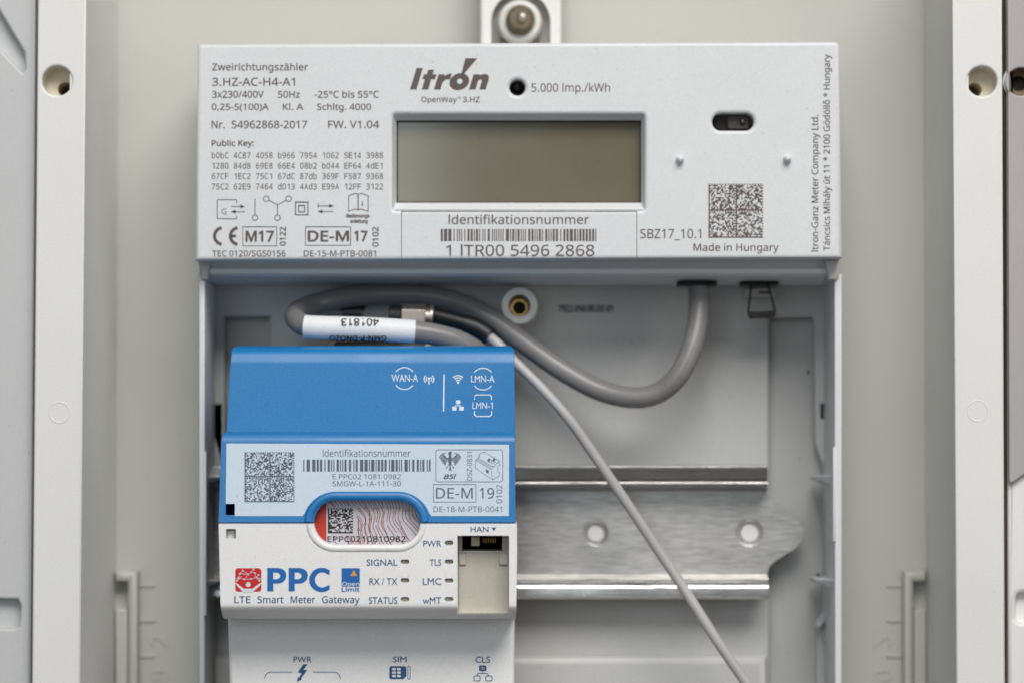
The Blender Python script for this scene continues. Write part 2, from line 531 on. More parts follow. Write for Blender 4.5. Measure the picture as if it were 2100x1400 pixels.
plate('door_panel', [[(2061.5, -230), (2330, -230), (2330, 1630), (2066, 1630)], rrect(2084, 1215, 2300, 1275, 12), circ(2094, 168, 28)], 45, 4, M['flange'], dr, 1.2)
plate('recess_floor', [rect(2070, 1190, 2310, 1300)], 42.0, 0.9, M['flange'], dr, 0.1)
seal2 = mat('brown_seam_rubber', (0.05, 0.03, 0.022), 0.8)
plate('door_seam_seal', [[(2050, -230), (2066, -230), (2071, 1630), (2055, 1630)]], 44.5, 2, seal2, dr, 0.2)
gp = thing('grey_metal_plate', 'grey metal plate with a round hole and cut corner at the far right edge', 'plate', tuple(P(2090, 980, 47)))
plate('plate_sheet', [[(2066, -230), (2330, -230), (2330, 860), (2100, 972), (2075, 990), (2069, 985)], circ(2094, 168, 29)], 46.8, 1.5, M['plate'], gp, 0.35)
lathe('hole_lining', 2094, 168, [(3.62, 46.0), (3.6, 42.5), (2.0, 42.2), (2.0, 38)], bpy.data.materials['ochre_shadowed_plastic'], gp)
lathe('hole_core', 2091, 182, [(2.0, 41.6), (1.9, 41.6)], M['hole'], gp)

# ================================================================== HANGER + BOLT
hb = thing('hanger_bracket', 'pale mounting bracket with rounded arch above the top edge of the meter', 'bracket', tuple(P(1068, 90, 6)))
arch = [(1002, 160)] + [(1068 + 67 * math.cos(math.radians(a)), 45 + 67 * math.sin(math.radians(a))) for a in range(180, 361, 10)] + [(1135, 160)]
plate('bracket_plate', [rrect(985, -160, 1151, 130, 6), arch], 14, 5, M['flange'], hb, 0.8)
plate('washer_plate', [rect(990, -120, 1146, 128)], 9.5, 3, M['washer'], hb, 0.2)
mb = thing('mounting_bolt', 'tarnished brown bolt in a white round nut hanging the meter at top centre', 'bolt', tuple(P(1066, 50, 10)))
lathe('nut_collar', 1066, 50, [(5.9, 9.5), (5.9, 14), (5.3, 15.2), (4.5, 15.6), (3.7, 15.2), (3.6, 12)], M['nut'], mb)
lathe('bolt_shank', 1067, 48, [(3.8, 10), (3.8, 15.0), (3.3, 15.5), (3.8, 16), (3.2, 16.6), (3.7, 17.1), (3.0, 17.7), (3.4, 18.3), (2.7, 19.1), (0.01, 19.15)], M['bolt'], mb)
lathe('bolt_glint', 1071, 36, [(1.25, 19.3), (1.2, 19.7), (0.8, 20.0), (0.01, 20.1)], M['nickel'], mb)  # bright bead put in for the highlight on the bolt end
for sx in (-1, 1):
    plate('collar_foot', [rrect(1066 + sx * 33 - 7, 78, 1066 + sx * 33 + 7, 96, 4)], 11.5, 2, M['bolt'], mb, 0.4)

# ================================================================== METER
mt = thing('electricity_meter', 'white electricity meter with a blank olive display, printed data and an open lower bay', 'electricity meter', tuple(P(1065, 1400, 0)))
HF = 48.0
outer = [(405, 96), (408, 92), (414, 90.5), (1710, 86), (1717, 87), (1721, 92), (1727, 529), (400, 534)]
lcd_o = rrect(806, 235, 1322, 431, 6, 3)
led = circ(1061, 180, 16)
slot = rrect(1461, 233, 1546, 268, 17.3, 8)
cover = plate('front_cover', [outer, lcd_o, led, slot], HF, 9, M['meter'], mt, 0.9)
# housing block behind the cover, with the stepped underside
def row(py, h, xl=407, xr=1720): return (P(xl, py, h), P(xr, py, h))
def rowz(py, hz, h, xl=407, xr=1720):
    a, b = P(xl, py, hz), P(xr, py, hz)
    return (Vector((a.x, -h * .001, a.z)), Vector((b.x, -h * .001, b.z)))
prof = [row(531, 39.2), row(538, 38.6), row(545, 38.2), row(552, 39.4), row(560, 39.6), row(566, 38.6), row(569, 36.5), row(578, 27), row(584, 19), row(586, 10)]
rows = prof + [rowz(96, 39.2, 10), rowz(96, 39.2, 39.2)]
link('upper_housing', modded(loft_mesh(rows)), M['meter'], mt)
for x0, x1 in ((404, 432), (1690, 1722)):
    plate('end_cap', [[(x0, 532), (x1, 532), (x1 - (4 if x0 < 900 else 0), 562), (x1 - 6 if x0 < 900 else x1 - 4, 574), (x0 + 9, 574)]], 41.0, 20, M['tray'], mt, 0.6)
# display: sloped surround frame (four bevels), glass
dw = raw([], [])
o8 = [(806, 235), (1322, 235), (1322, 431), (806, 431)]
i8 = [(813, 247.5), (1315, 247.5), (1315, 416.5), (813, 416.5)]
vs = [P(x, y, HF - 0.35) for x, y in o8] + [P(x, y, HF - 2.9) for x, y in i8] + [P(x, y, HF - 6.5) for x, y in i8]
fs = []
for i in range(4):
    j = (i + 1) % 4
    fs += [(i, j, j + 4, i + 4), (i + 4, j + 4, j + 8, i + 8)]
me = raw(vs, fs)
link('display_surround', me, M['meter'], mt)
dsp = plate('display', [rect(809, 243, 1319, 421)], HF - 5.2, 2.0, M['lcd'], mt, 0.1)
plate('display_edge', [rect(810, 244, 1318, 420), rrect(816, 251, 1311.5, 413, 2, 2)], HF - 4.7, 0.45, mat('dark_olive_gasket', (0.07, 0.062, 0.04), 0.4), dsp, 0.1)
lathe('pulse_led_well', 1061, 180, [(2.0, 47.2), (1.95, 40.5)], M['tinted'], mt)
lathe('pulse_led', 1061, 181, [(1.5, 41), (1.5, 43.5), (1.1, 44.6), (0.5, 45.0), (0.01, 45.1)], M['tinted'], mt)
sw = link('infrared_window_well', prism_mesh(rrect(1461.5, 233.5, 1545.5, 267.5, 17, 8), 47.0, 41.5), M['hole'], mt)
bmw = bmesh.new(); bmw.from_mesh(sw.data); bmw.faces.ensure_lookup_table()
ff = max(bmw.faces, key=lambda f: -f.calc_center_median().y + (10 if len(f.verts) > 4 else 0))
bmesh.ops.delete(bmw, geom=[f for f in bmw.faces if len(f.verts) > 4 and abs(f.calc_center_median().y + .047) < 1e-5], context='FACES_ONLY')
bmw.to_mesh(sw.data); bmw.free()
win = plate('infrared_window', [rrect(1463, 235, 1544, 267, 15, 6)], 44.0, 1.5, M['tinted'], mt, 0.2)
plate('sensor_block', [rrect(1492, 237, 1536, 266, 4)], 45.0, 0.9, mat('smoky_brown_lens', (0.05, 0.04, 0.037), 0.35), win, 0.3)
lathe('sensor_lens', 1523, 251, [(0.9, 45.0), (0.8, 45.4), (0.4, 45.6), (0.01, 45.65)], M['tinted'], win)
for x, y in ((1394, 328), (1614, 327)):
    lathe('locating_pin', x, y, [(1.0, 47.5), (0.95, 49.3), (0.7, 49.9), (0.3, 50.2), (0.01, 50.25)], M['meter'], mt, 20)

# --- printing on the meter front
pr = Print(HF)
T = pr.text
W = 0.55
T('Zweirichtungszähler', 435, 632, 130.5, 145, W)
T('3.HZ-AC-H4-A1', 435, 605, 160, 176.5, W)
T('3x230/400V', 435, 541, 187, 201, W); T('50Hz', 570, 615, 187, 201, W); T('-25°C bis 55°C', 645, 777, 187, 201, W)
T('0,25-5(100)A', 434, 551, 213, 226, W); T('Kl. A', 580, 622, 213, 226, W); T('Schltg. 4000', 650, 761, 213, 226, W)
T('Nr.', 434, 461, 248, 263.5, W); T('54962868-2017', 475, 630, 248, 263.5, W); T('FW. V1.04', 673, 778, 248, 263, W)
T('Public Key:', 434, 521, 288, 300, 0.9)
pr.done('type_plate_text', M['ink'], mt)
pr = Print(HF)
for i, s in enumerate(('b0bC 4C87 4058 b966 7954 1062 5E14 3988', '1280 84d8 69E8 66E4 08b2 b044 EF64 4dE1',
                       '67CF 1EC2 75C1 67dC 87db 369F F587 9368', '75C2 62E9 7464 d013 4Ad3 E99A 12FF 3122')):
    pr.mono(s, 434, 786, 313 + i * 21.3, 325 + i * 21.3, 0.2)
pr.done('public_key_text', M['ink'], mt)
pr = Print(HF); w = 1.6
pr.line([(485, 417), (485, 410), (445.5, 410), (445.5, 449), (485, 449), (485, 442)], w)
pr.text('G', 454.5, 464.5, 428.5, 440)
def arrow(p, x0, x1, y):
    s = 1 if x1 > x0 else -1
    p.line([(x0, y), (x1, y)], w); p.poly([(x1, y), (x1 - 9 * s, y - 4), (x1 - 9 * s, y + 4)])
arrow(pr, 474, 502, 424); arrow(pr, 502, 474, 434.7)
pr.line([(523, 408), (523, 441)], w); pr.ring(523, 447, 5.5, w)
pr.line([(551, 411), (569, 420.5), (587, 411)], w); pr.line([(569, 420), (569, 441)], w)
for x, y in ((546, 408), (592, 408), (569, 447)): pr.ring(x, y, 5.7, w)
pr.frame(606, 415, 631.5, 441, w * 1.3); pr.frame(612.5, 422, 624.5, 435, w * 1.3)
arrow(pr, 652, 684, 422.8); arrow(pr, 684, 652, 434.3); pr.line([(652.7, 418), (652.7, 427)], w)
pr.line([(715, 402), (728, 397), (734.5, 399), (741, 397), (755, 402), (755, 434), (741, 429), (734.5, 431), (728, 429), (715, 434)], w, True)
pr.line([(734.5, 399), (734.5, 431)], w * 1.5); pr.text('i', 741.5, 744.5, 414, 423)
pr.text('Bedienungs-', 710, 760, 439, 447, 0.9); pr.text('anleitung', 718, 754, 450, 458, 0.9)
pr.done('installation_symbols', M['ink'], mt)
pr = Print(HF)
pr.arc(457, 484.5, 17, 98, 262, 6.4, 20); pr.arc(489.5, 484.5, 17, 98, 262, 6.4, 20); pr.rect(475, 481.5, 484, 487.5)
pr.frame(498, 465.5, 567.5, 504.5, 1.4); pr.text('M17', 503.5, 562, 473.5, 497, 2.0)
pr.vtext('0122', 504, 466, 574, 586, 0.8)
pr.frame(626.5, 465.5, 719, 503.5, 1.4); pr.text('DE-M', 631, 716, 473.5, 496, 2.0); pr.text('17', 726, 754, 473.5, 496, 2.0)
pr.vtext('0102', 506, 466, 764, 776, 0.8)
pr.text('TEC 0120/SGS0156', 435, 586, 514, 526, 0.5); pr.text('DE-15-M-PTB-0081', 623, 771, 514, 526, 0.5)
pr.done('approval_marks', M['ink'], mt)
pr = Print(HF)
# bold slanted maker's mark, drawn stroke by stroke
sl = lambda x, y: (x - (y - 184) * 0.30, y)
pr.poly([sl(841, 184), sl(854, 184), sl(854, 140), sl(841, 140)])
pr.poly([sl(865, 184), sl(878, 184), sl(878, 163), sl(886, 163), sl(886, 153), sl(878, 153), sl(878, 143), sl(866, 144), sl(866, 153), sl(860, 153), sl(860, 163), sl(865, 163)])
pr.poly([sl(890, 184), sl(903, 184), sl(903, 170), sl(907, 164), sl(917, 163), sl(917, 151), sl(908, 153), sl(903, 157), sl(903, 153), sl(890, 153)])
pr.poly([(942 + 20 * math.cos(a) - 16 * math.sin(a) * .2, 168 + 17.5 * math.sin(a)) for a in [2 * math.pi * k / 28 for k in range(28)]], circ(943, 167, 5.6, 14))
pr.poly([sl(962, 184), sl(975, 184), sl(975, 166), sl(979, 163), sl(983, 165), sl(983, 184), sl(996, 184), sl(996, 161), sl(992, 154), sl(984, 152), sl(977, 154), sl(975, 157), sl(975, 153), sl(962, 153)])
pr.poly([(954.5, 120), (979, 120), (951, 152.5), (946.5, 151)])
pr.done('maker_logo', M['ink'], mt)
pr = Print(HF)
pr.text('OpenWay', 864, 937, 199, 210, 0.4); pr.text('®', 939, 945, 198, 203); pr.text('3.HZ', 949, 984, 199, 210, 0.4)
pr.text('5.000 Imp./kWh', 1090, 1251, 171.5, 188.5, 0.2)
pr.done('impulse_text', M['ink'], mt)
pr = Print(HF)
pr.text('SBZ17_10.1', 1313, 1438, 470, 489, 0.3); pr.text('Made in Hungary', 1422, 1597, 500, 515, 0.5)
pr.done('product_text', M['ink'], mt)
pr = Print(HF)
pr.vtext('Itron-Ganz Meter Company Ltd.', 516, 236, 1664.5, 1678, 0.4)
pr.vtext('Táncsics Mihály út 11 * 2100 Gödöllő * Hungary', 514, 112, 1689, 1702, 0.4)
pr.done('address_text', M['ink'], mt)
pr = Print(HF)
pr.line([(823.5, 528.5), (823.5, 434), (1306, 434), (1306, 528)], 1.3)
pr.text('Identifikationsnummer', 920, 1208, 441.5, 460, 0.4); pr.text('1 ITR00 5496 2868', 915, 1219, 502.5, 525, 0.4)
pr.done('identification_text', M['ink'], mt)
pr = Print(HF); pr.barcode(904, 1226, 470, 495, 5, 2.3); pr.done('barcode', M['ink'], mt)
pr = Print(HF); pr.matrix(1453, 377, 1565, 488, 40, 2, 3); pr.done('data_matrix', M['ink'], mt)

# --- open lower bay
FB = 12.0
bay = plate('bay_floor', [rect(412, 500, 1722, 1640),
     [(1577, 652), (1664, 650), (1668, 655), (1670, 905), (1697, 978), (1700, 1238), (1675, 1266), (1675, 1620), (1577, 1620)],
     [(461, 650), (552, 650), (552, 940), (461, 940)], rect(1684, 828, 1704, 858), rect(428, 834, 449, 862)], FB, 3.0, M['tray'], mt, 0.8)
plate('bay_back', [rect(414, 500, 1715, 1640)], 6.0, 2, M['tray'], mt, 0.2)
for x0, x1 in ((1686, 1703), (429, 448)):
    plate('latch_slot', [rect(x0 - 4, 824, x1 + 4, 866)], 8.6, 0.8, M['hole'], mt, 0.1)
plate('raised_panel', [rect(436, 1344, 1574.5, 1660)], 17.0, 5.5, M['tray'], mt, 2.2)
tw = []
for xs in ((408, 420, 'l'), (1711.5, 1726.5, 'r')):
    tw.append(plate('bay_wall', [rect(xs[0], 562, xs[1], 1660)], 40, 33, M['meter'], mt, 0.5))
plate('wall_splice', [rect(1708, 916, 1714.5, 1110)], 40.4, 8, M['meter'], tw[1], 0.4)
plate('wall_splice', [rect(417, 926, 423, 1262)], 40.4, 8, M['meter'], tw[0], 0.4)
def clip(x0, x1, y0, y1, par, s):
    # small snap tab: wedge, light top, hollow below
    pts = [P(x0, y0, 38), P(x1, y0, 34), P(x1, y0 + 6, 33), P(x0, y1, 36)]
    vs = pts + [Vector((p.x, -0.010, p.z)) for p in pts]
    me = raw(vs, [(0, 1, 2, 3), (4, 5, 6, 7), (0, 1, 5, 4), (1, 2, 6, 5), (2, 3, 7, 6), (3, 0, 4, 7)])
    link('snap_tab', modded(me, None, 0.5, 2), M['meter'], par)
clip(1713, 1678, 975, 998, tw[1], 1); clip(1713, 1676, 1187, 1208, tw[1], 1)
clip(419, 446, 977, 992, tw[0], -1); clip(419, 446, 1190, 1202, tw[0], -1)
# diagonal gussets
plate('gusset', [[(1699, 1235), (1711, 1235), (1711, 1252), (1680, 1290), (1673, 1280)]], 16, 6, M['meter'], mt, 0.6)
# terminal screw boss
boss = lathe('screw_boss', 1065, 632, [(4.85, 12), (4.85, 24), (4.6, 24.7), (2.95, 24.9), (2.8, 24.3), (2.75, 14)], M['flange'], mt)
lathe('brass_insert', 1065, 632, [(2.85, 22), (2.8, 24.2), (2.45, 24.5), (2.1, 23.6), (1.75, 23.6), (1.65, 14)], M['brass'], boss)
lathe('insert_bore', 1065, 632, [(1.95, 21.5), (1.9, 21.5)], M['hole'], boss)
pr = Print(FB)
pr.text('7922.050.00.DZ-01', 1145, 1257, 626, 640, 1.4)
pr.done('moulded_part_number', M['inkblack'], mt)
plate('marker_pad', [rect(697, 626, 748, 637)], 13.0, 1.2, M['dark'], mt, 0.2)
plate('marker_pad', [rect(702, 642, 742, 650)], 13.0, 1.2, M['dark'], mt, 0.2)
# sockets under the housing
grom = plate('cable_grommet', [[(1390, 578), (1412, 574), (1450, 574), (1471, 578), (1471, 585), (1390, 586)]], 31, 8, M['dark'], mt, 0.6)
sock = plate('socket_collar', [[(1519, 578), (1535, 574), (1578, 574), (1598, 578), (1598, 584), (1519, 585)]], 29, 8, M['dark'], mt, 0.6)
brown = mat('dark_brown_clip_plastic', (0.05, 0.04, 0.036), 0.5)
tube('socket_bail', [(1540, 585, 27), (1538, 610, 28), (1536, 646, 28), (1562, 651, 28), (1588, 646, 28), (1582, 610, 28), (1575, 585, 27)], 0.33, brown, sock, 6, 10)
plate('socket_foot', [[(1536, 640), (1590, 637), (1590, 648), (1538, 653)]], 28.4, 4, M['dark'], sock, 0.4)
plate('socket_bridge', [rect(1556, 597, 1578, 602)], 27.5, 1.5, brown, sock, 0.3)
plate('socket_block', [rrect(1528, 590, 1592, 606, 3)], 22, 9, M['tray'], sock, 0.5)
for x, y in ((1658, 763), (1678, 1178)):
    lathe('pip_mark', x, y, [(0.45, 12.3 if y < 1000 else 12.2), (0.3, 12.5), (0.01, 12.5)], M['dark'], mt, 10)

# ================================================================== DIN RAIL
rail = thing('mounting_rail', 'brushed zinc hat section mounting rail crossing the lower bay behind the gateway', 'rail', tuple(P(1100, 1092, 13)))
pts2 = []
HB, HT = 15.0, 24.0
xr = 1574
def zr(py, h): return P(1000, py, h).z
prof_front = [(953, HT - 2.5), (953.5, HT - .6), (955.5, HT + .1), (958.5, HT + .2), (961, HT + .05), (983, HT - 1.3), (984.5, HT - 2.2), (988, HT - 1.5), (990.5, HT - 2.2), (991.5, HT - 2.3), (996, HT - 1.6), (998.5, HT - 2.5), (1001, HT - 5), (1003, HB + 1), (1006, HB)]
prof_low = [(1178, HB), (1181, HB + 1), (1183, HB + 4.5), (1187, HT - 1.7), (1193, HT - 1.2), (1199, HT - 0.3), (1206, HT), (1222, HT), (1227, HT - .8), (1228, HT - 2.2)]
def hat(prof, xl, xr):
    fr = [(P(xl, py, h), P(xr, py, h)) for py, h in prof]
    tk = 0.0012
    n = len(fr)
    verts = []
    nrm = []
    for i in range(n):
        a = fr[max(i - 1, 0)][0]; b = fr[min(i + 1, n - 1)][0]
        t = (b - a).normalized(); nn = Vector((0, t.z, -t.y))
        if nn.y < 0: nn = -nn
        nrm.append(nn)
    rowsv = fr + [(fr[i][0] + nrm[i] * tk, fr[i][1] + nrm[i] * tk) for i in range(n - 1, -1, -1)]
    m_ = loft_mesh(rowsv); finish(m_, 50); return m_
link('upper_lip', hat(prof_front, 425, 1574), M['lip'], rail)
link('lower_lip', hat(prof_low, 425, 1576), M['lip'], rail)
web = [(425, 1004), (1573, 1004), (1574, 1016), (1580, 1024), (1628, 1053), (1642, 1068), (1650, 1086), (1649, 1100), (1640, 1116), (1625, 1128), (1590, 1150), (1579, 1160), (1574, 1172), (1574, 1180), (425, 1180)]
me = plate_mesh([web, circ(1222, 1092, 26), circ(1537, 1091, 28)], HB, 1.2, 0.1)
wb = link('rail_web', me, M['zinc'], rail)
for x, y, r in ((1222, 1092, 18.5), (1537, 1091, 20)):
    rm = r / F * (CAMD - .015) * 1000
    lathe('hole_dimple', x, y, [(rm * 1.42, HB - .01), (rm * 1.3, HB - 0.15), (rm * 1.1, HB - 0.8), (rm * 0.99, HB - 1.1), (rm * .97, HB - 2.2)], M['zinc'], wb)
    lathe('peg_end', x, y, [(rm * .97, HB - 2.4), (rm * .9, HB - 1.5), (0.01, HB - 1.45)], M['flange'], wb)

# ================================================================== GATEWAY
gw = thing('meter_gateway', 'blue and white meter gateway module with labels and status lights clipped on the metal rail', 'gateway', tuple(P(756, 1400, 20)))
def R3(xl, xr, py, h): return (P(xl, py, h), P(xr, py, h))
def Z3(xl, xr, py, hz, h):
    a, b = P(xl, py, hz), P(xr, py, hz)
    return (Vector((a.x, -h * .001, a.z)), Vector((b.x, -h * .001, b.z)))
# upper blue cover
def hU(y): return 55.5 + (y - 745) / (888 - 745) * 2.6
rows = [Z3(487, 1044, 709, 49, 24), R3(487, 1044, 709, 48.5), R3(483, 1048, 709.6, 50.8), R3(479, 1051.5, 712, 52.6), R3(476, 1054, 716, 53.7), R3(474.4, 1055, 721, 54.35), R3(473.6, 1055, 729, 54.8), R3(473, 1055, 738, 55.2), R3(472, 1055, 746, hU(746)),
        R3(464, 1057, 900, hU(900)), Z3(464, 1057, 900, 60, 24)]
link('upper_cover', modded(loft_mesh(rows), None, 1.5, 4, 60), M['blue'], gw)
SU = lambda x, y: hU(y)
pr = Print(SU)
pr.text('WAN-A', 803, 857, 767, 782, font='gill'); pr.arc(829.5, 775.5, 22.3, 38, 142, 2); pr.arc(829.5, 775.5, 22.3, 218, 322, 2)
pr.disc(879.7, 775.5, 2.7); pr.line([(879.7, 776), (879.7, 788)], 2.4)
for r in (5.8, 10):
    pr.arc(879.7, 776.5, r, -48, 48, 2); pr.arc(879.7, 776.5, r, 132, 228, 2)
pr.line([(910.7, 767), (909.6, 842.5)], 2.6)
pr.disc(939.3, 783.7, 2.6)
for r in (6, 10.5, 15): pr.arc(939.3, 784.5, r, 47, 133, 2.3)
pr.text('LMN-A', 966, 1014, 769.5, 783, font='gill'); pr.arc(990.5, 776.5, 22.3, 38, 142, 2); pr.arc(990.5, 776.5, 22.3, 218, 322, 2)
pr.poly(rrect(935, 820, 944, 827.5, 1.5)); pr.poly(rrect(927.3, 833, 936.3, 841, 1.5)); pr.poly(rrect(942, 833, 951, 841, 1.5))
pr.line([(939.5, 827), (939.5, 831)], 1.6); pr.line([(932, 834), (934, 831), (944.5, 831), (946.5, 834)], 1.6)
pr.text('LMN-', 969, 1004.5, 824.5, 837.5, font='gill'); pr.text('1', 1005, 1010.5, 824.5, 837.5)
pr.line([(973, 819), (973, 813)] + [(978 - 5 * math.cos(a), 814 - 5 * math.sin(a)) for a in (0, .5, 1, 1.5)] + [(1003 + 5 * math.sin(a), 814 - 5 * math.cos(a)) for a in (0, .5, 1, 1.5)] + [(1008, 819)], 2)
pr.line([(973, 842), (973, 848)] + [(978 - 5 * math.cos(a), 848 + 5 * math.sin(a)) for a in (0, .5, 1, 1.5)] + [(1003 + 5 * math.sin(a), 848 + 5 * math.cos(a)) for a in (0, .5, 1, 1.5)] + [(1008, 842)], 2)
pr.done('port_symbols', M['inkwhite'], gw)

# blue label cover
def hL(y): return 76.6 + (y - 908) / (1070 - 908) * 2.6
pill = rrect(641, 1025, 862, 1117, 45.5, 12)
SD = 75.6   # seal sticker depth
rows = [Z3(467, 1045, 884.5, 72, 30), R3(467, 1045, 884.5, 72), R3(463, 1049, 884.9, 74), R3(459, 1052.5, 887, 75.1), R3(456, 1055, 891.5, 75.65), R3(454.6, 1056, 898, 76.05), R3(453.7, 1056, 906, hL(906)),
        R3(448, 1057.5, 1070.5, hL(1070.5)), Z3(448, 1057.5, 1070.5, hL(1070.5), 30)]
cut = [prism_mesh(pill, 85, 60), prism_mesh(rect(458, 1033, 480.5, 1056), 85, 70)]
link('label_cover', modded(loft_mesh(rows), cut, 0.45, 3, 40), M['bluefr'], gw)
plate('latch_opening', [rect(455, 1031, 483, 1058)], 71.0, 0.9, M['navy'], gw, 0.1)

# white front cover
def hW(y):
    if y < 1232: return 80.2 - (y - 1073) / 160 * 0.8
    t = (y - 1238) / 32
    return 79.4 - 6.0 * t ** 2 if y > 1238 else 79.4
rows = [Z3(449, 1059.5, 1072.5, 79.4, 30), R3(449, 1059.5, 1072.5, 79.4), R3(448.5, 1060, 1075, hW(1075)), R3(449.5, 1060.5, 1120, hW(1120)), R3(451.5, 1059.5, 1200, hW(1200)), R3(452, 1059, 1232, hW(1232)), 
        R3(452.6, 1059, 1240, hW(1240)), R3(453, 1059, 1244, hW(1244)), R3(453.5, 1059, 1249, hW(1249)), R3(455, 1058.6, 1256, hW(1256)), R3(457, 1058, 1263, hW(1263)), R3(460, 1057, 1268, hW(1268) - .6), Z3(462, 1057, 1268, 70, 30)]
led_c = [(920, 1113), (920, 1152), (920, 1191), (920, 1229.5), (829, 1152), (829, 1190.5), (829, 1229.5)]
cut = [prism_mesh(pill, 85, 60), prism_mesh(rect(459.5, 1084.5, 480, 1104), 85, 70), prism_mesh(rect(936, 1096, 1045, 1259), 85, 73.6, rect(940, 1099, 1043, 1257)), prism_mesh(rect(946, 1098, 1030, 1131), 84, 58)]
for x, y in led_c: cut.append(prism_mesh(rrect(x - 9, y - 4.6, x + 9, y + 4.6, 4.5, 6), 85, 78.0))
cut_a = cut[:3] + cut[4:]
me = modded(loft_mesh(rows), cut_a)
me = modded(me, [cut[3]], 0.35, 2, 40)
link('front_cover', me, M['white'], gw)
port = raw([], [])
# recess floor (cream) with network socket
def box_open(name, loop, h1, h0, m, parent):
    me = prism_mesh(loop, h1, h0)
    bm = bmesh.new(); bm.from_mesh(me)
    bmesh.ops.delete(bm, geom=[f for f in bm.faces if abs(f.calc_center_median().y + h1 * .001) < 1e-6], context='FACES_ONLY')
    bm.to_mesh(me); bm.free()
    return link(name, me, m, parent)
rec = plate('port_recess_floor', [[(941, 1100), (946.2, 1100), (946.2, 1131.2), (1029.8, 1131.2), (1029.8, 1100), (1042.5, 1100), (1042.5, 1256.5), (941, 1256.5)]], 74.3, 0.6, M['cream'], gw, 0.08)
plate('recess_step', [[(941, 1135), (955, 1135), (955, 1157), (942, 1157)]], 74.9, 0.7, M['cream'], rec, 0.15)
plate('recess_step', [[(1024, 1135), (1042, 1135), (1041, 1157), (1024, 1157)]], 74.9, 0.7, M['cream'], rec, 0.15)
sk = box_open('network_socket', rect(946, 1097.5, 1030, 1131.5), 74.0, 59.0, M['hole'], gw)
plate('socket_tongue', [rect(966, 1099, 984, 1119)], 72.5, 3.0, M['tan'], sk, 0.3)
for k in range(8):
    plate('contact_pin', [rect(990 + k * 3.6, 1101, 991.8 + k * 3.6, 1113)], 71.0, 1.5, M['brass'], sk, 0.1)
plate('socket_ledge', [rect(948, 1125, 1029, 1134.5)], 73.2, 2.0, mat('dark_olive_plastic', (0.10, 0.085, 0.06), 0.5), sk, 0.4)
plate('latch_opening', [rect(456, 1081, 484, 1108)], 74.5, 0.9, M['hole'], gw, 0.1, label='dark square latch opening in the white cover')
plate('latch_hook', [rect(464, 1086, 482, 1106)], 78.2, 2.0, M['flange'], gw, 0.9)
for x, y in led_c:
    plate('status_light', [rrect(x - 8.8, y - 4.4, x + 8.8, y + 4.4, 4.2, 5)], 78.9, 1.2, M['lightpipe'], gw, 0.25)

# raised rims round the seal window
def rim(name, a0, a1, ro, rad, m, surf):
    # follow stadium path
    cx0, cx1, cy = 641 + 46, 862 - 46, 1071
    R_ = 46 + ro
    pts = []
    if a0 == 'top':
        pts += [(cx0 - R_, 1069.0)] + [(cx0 + R_ * math.cos(t), cy - R_ * math.sin(t)) for t in [math.pi - .04 - (math.pi / 2 - .04) * k / 12 for k in range(13)]]
        pts += [(cx1 + R_ * math.cos(t), cy - R_ * math.sin(t)) for t in [math.pi / 2 - (math.pi / 2 - .04) * k / 12 for k in range(13)]] + [(cx1 + R_, 1069.0)]
    else:
        pts += [(cx0 - R_, 1073.8)] + [(cx0 + R_ * math.cos(t), cy - R_ * math.sin(t)) for t in [math.pi + .07 + (math.pi / 2 - .07) * k / 12 for k in range(13)]]
        pts += [(cx1 + R_ * math.cos(t), cy - R_ * math.sin(t)) for t in [1.5 * math.pi + (math.pi / 2 - .07) * k / 12 for k in range(13)]] + [(cx1 + R_, 1073.8)]
    return link(name, tube_mesh([P(x, y, surf(y) - 0.1) for x, y in pts], rad, 20, True, 0.62), m, gw)
rim('window_rim', 'top', 0, 8.5, 1.12, M['bluefr'], hL)
rim('window_rim', 'low', 0, 6.5, 0.80, M['white'], hW)
# label sheet on the blue cover
arc1 = [(689 + 69 * math.cos(t) * 1.0, 1076 - 69 * math.sin(t)) for t in [math.pi * (0.92 - 0.42 * k / 12) for k in range(13)]]
arc2 = [(816 + 69 * math.cos(t), 1076 - 69 * math.sin(t)) for t in [math.pi * (0.5 - 0.42 * k / 12) for k in range(13)]]
lab_loop = [(464.5, 908.5), (1044, 911), (1043.5, 1057)] + [(x, y) for x, y in reversed(arc2)] + [(x, y) for x, y in reversed(arc1)] + [(463, 1057), (463, 1032.5), (458, 1032), (458, 1032)]
lab_loop = [(464.5, 908.5), (1044, 911), (1043.5, 1057), (885, 1057)] + [p for p in reversed(arc2) if p[1] < 1055] + [p for p in reversed(arc1) if p[1] < 1055] + [(620.5, 1057)] + [(481.5, 1057), (481.5, 1032), (463, 1032)]
SL = lambda x, y: hL(y)
pr = Print(SL, 0.04); pr.poly(lab_loop)
lab = pr.done('identification_label', M['sticker'], gw)
def LP(): return Print(SL, 0.08)
pr = LP(); pr.matrix(501.5, 926, 604, 1028.5, 44, 2, 11); pr.done('data_matrix', M['inkslate'], lab)
pr = LP(); pr.barcode(622, 883, 941.5, 966, 21, 2.4); pr.done('barcode', M['inkslate'], lab)
pr = LP()
pr.text('Identifikationsnummer', 662, 842, 921.5, 935.5); pr.text('E PPC02 1081 0982', 682, 822, 971.5, 981.5); pr.text('SMGW-L-1A-111-30', 682, 822, 985.5, 996)
pr.text('DE-18-M-PTB-0041', 889, 1029.5, 1037.5, 1049); pr.frame(889, 992.5, 976, 1028.5, 1.2)
pr.text('DE-M', 894, 969.5, 999.5, 1021, 0.3); pr.text('19', 983.5, 1013.5, 999.5, 1021, 0.3); pr.vtext('0102', 1031, 993, 1018, 1030)
pr.done('label_text', M['inkslate'], lab)
pr = LP()
pr.line(rrect(894, 921.5, 1031, 987, 5), 1.3, True)
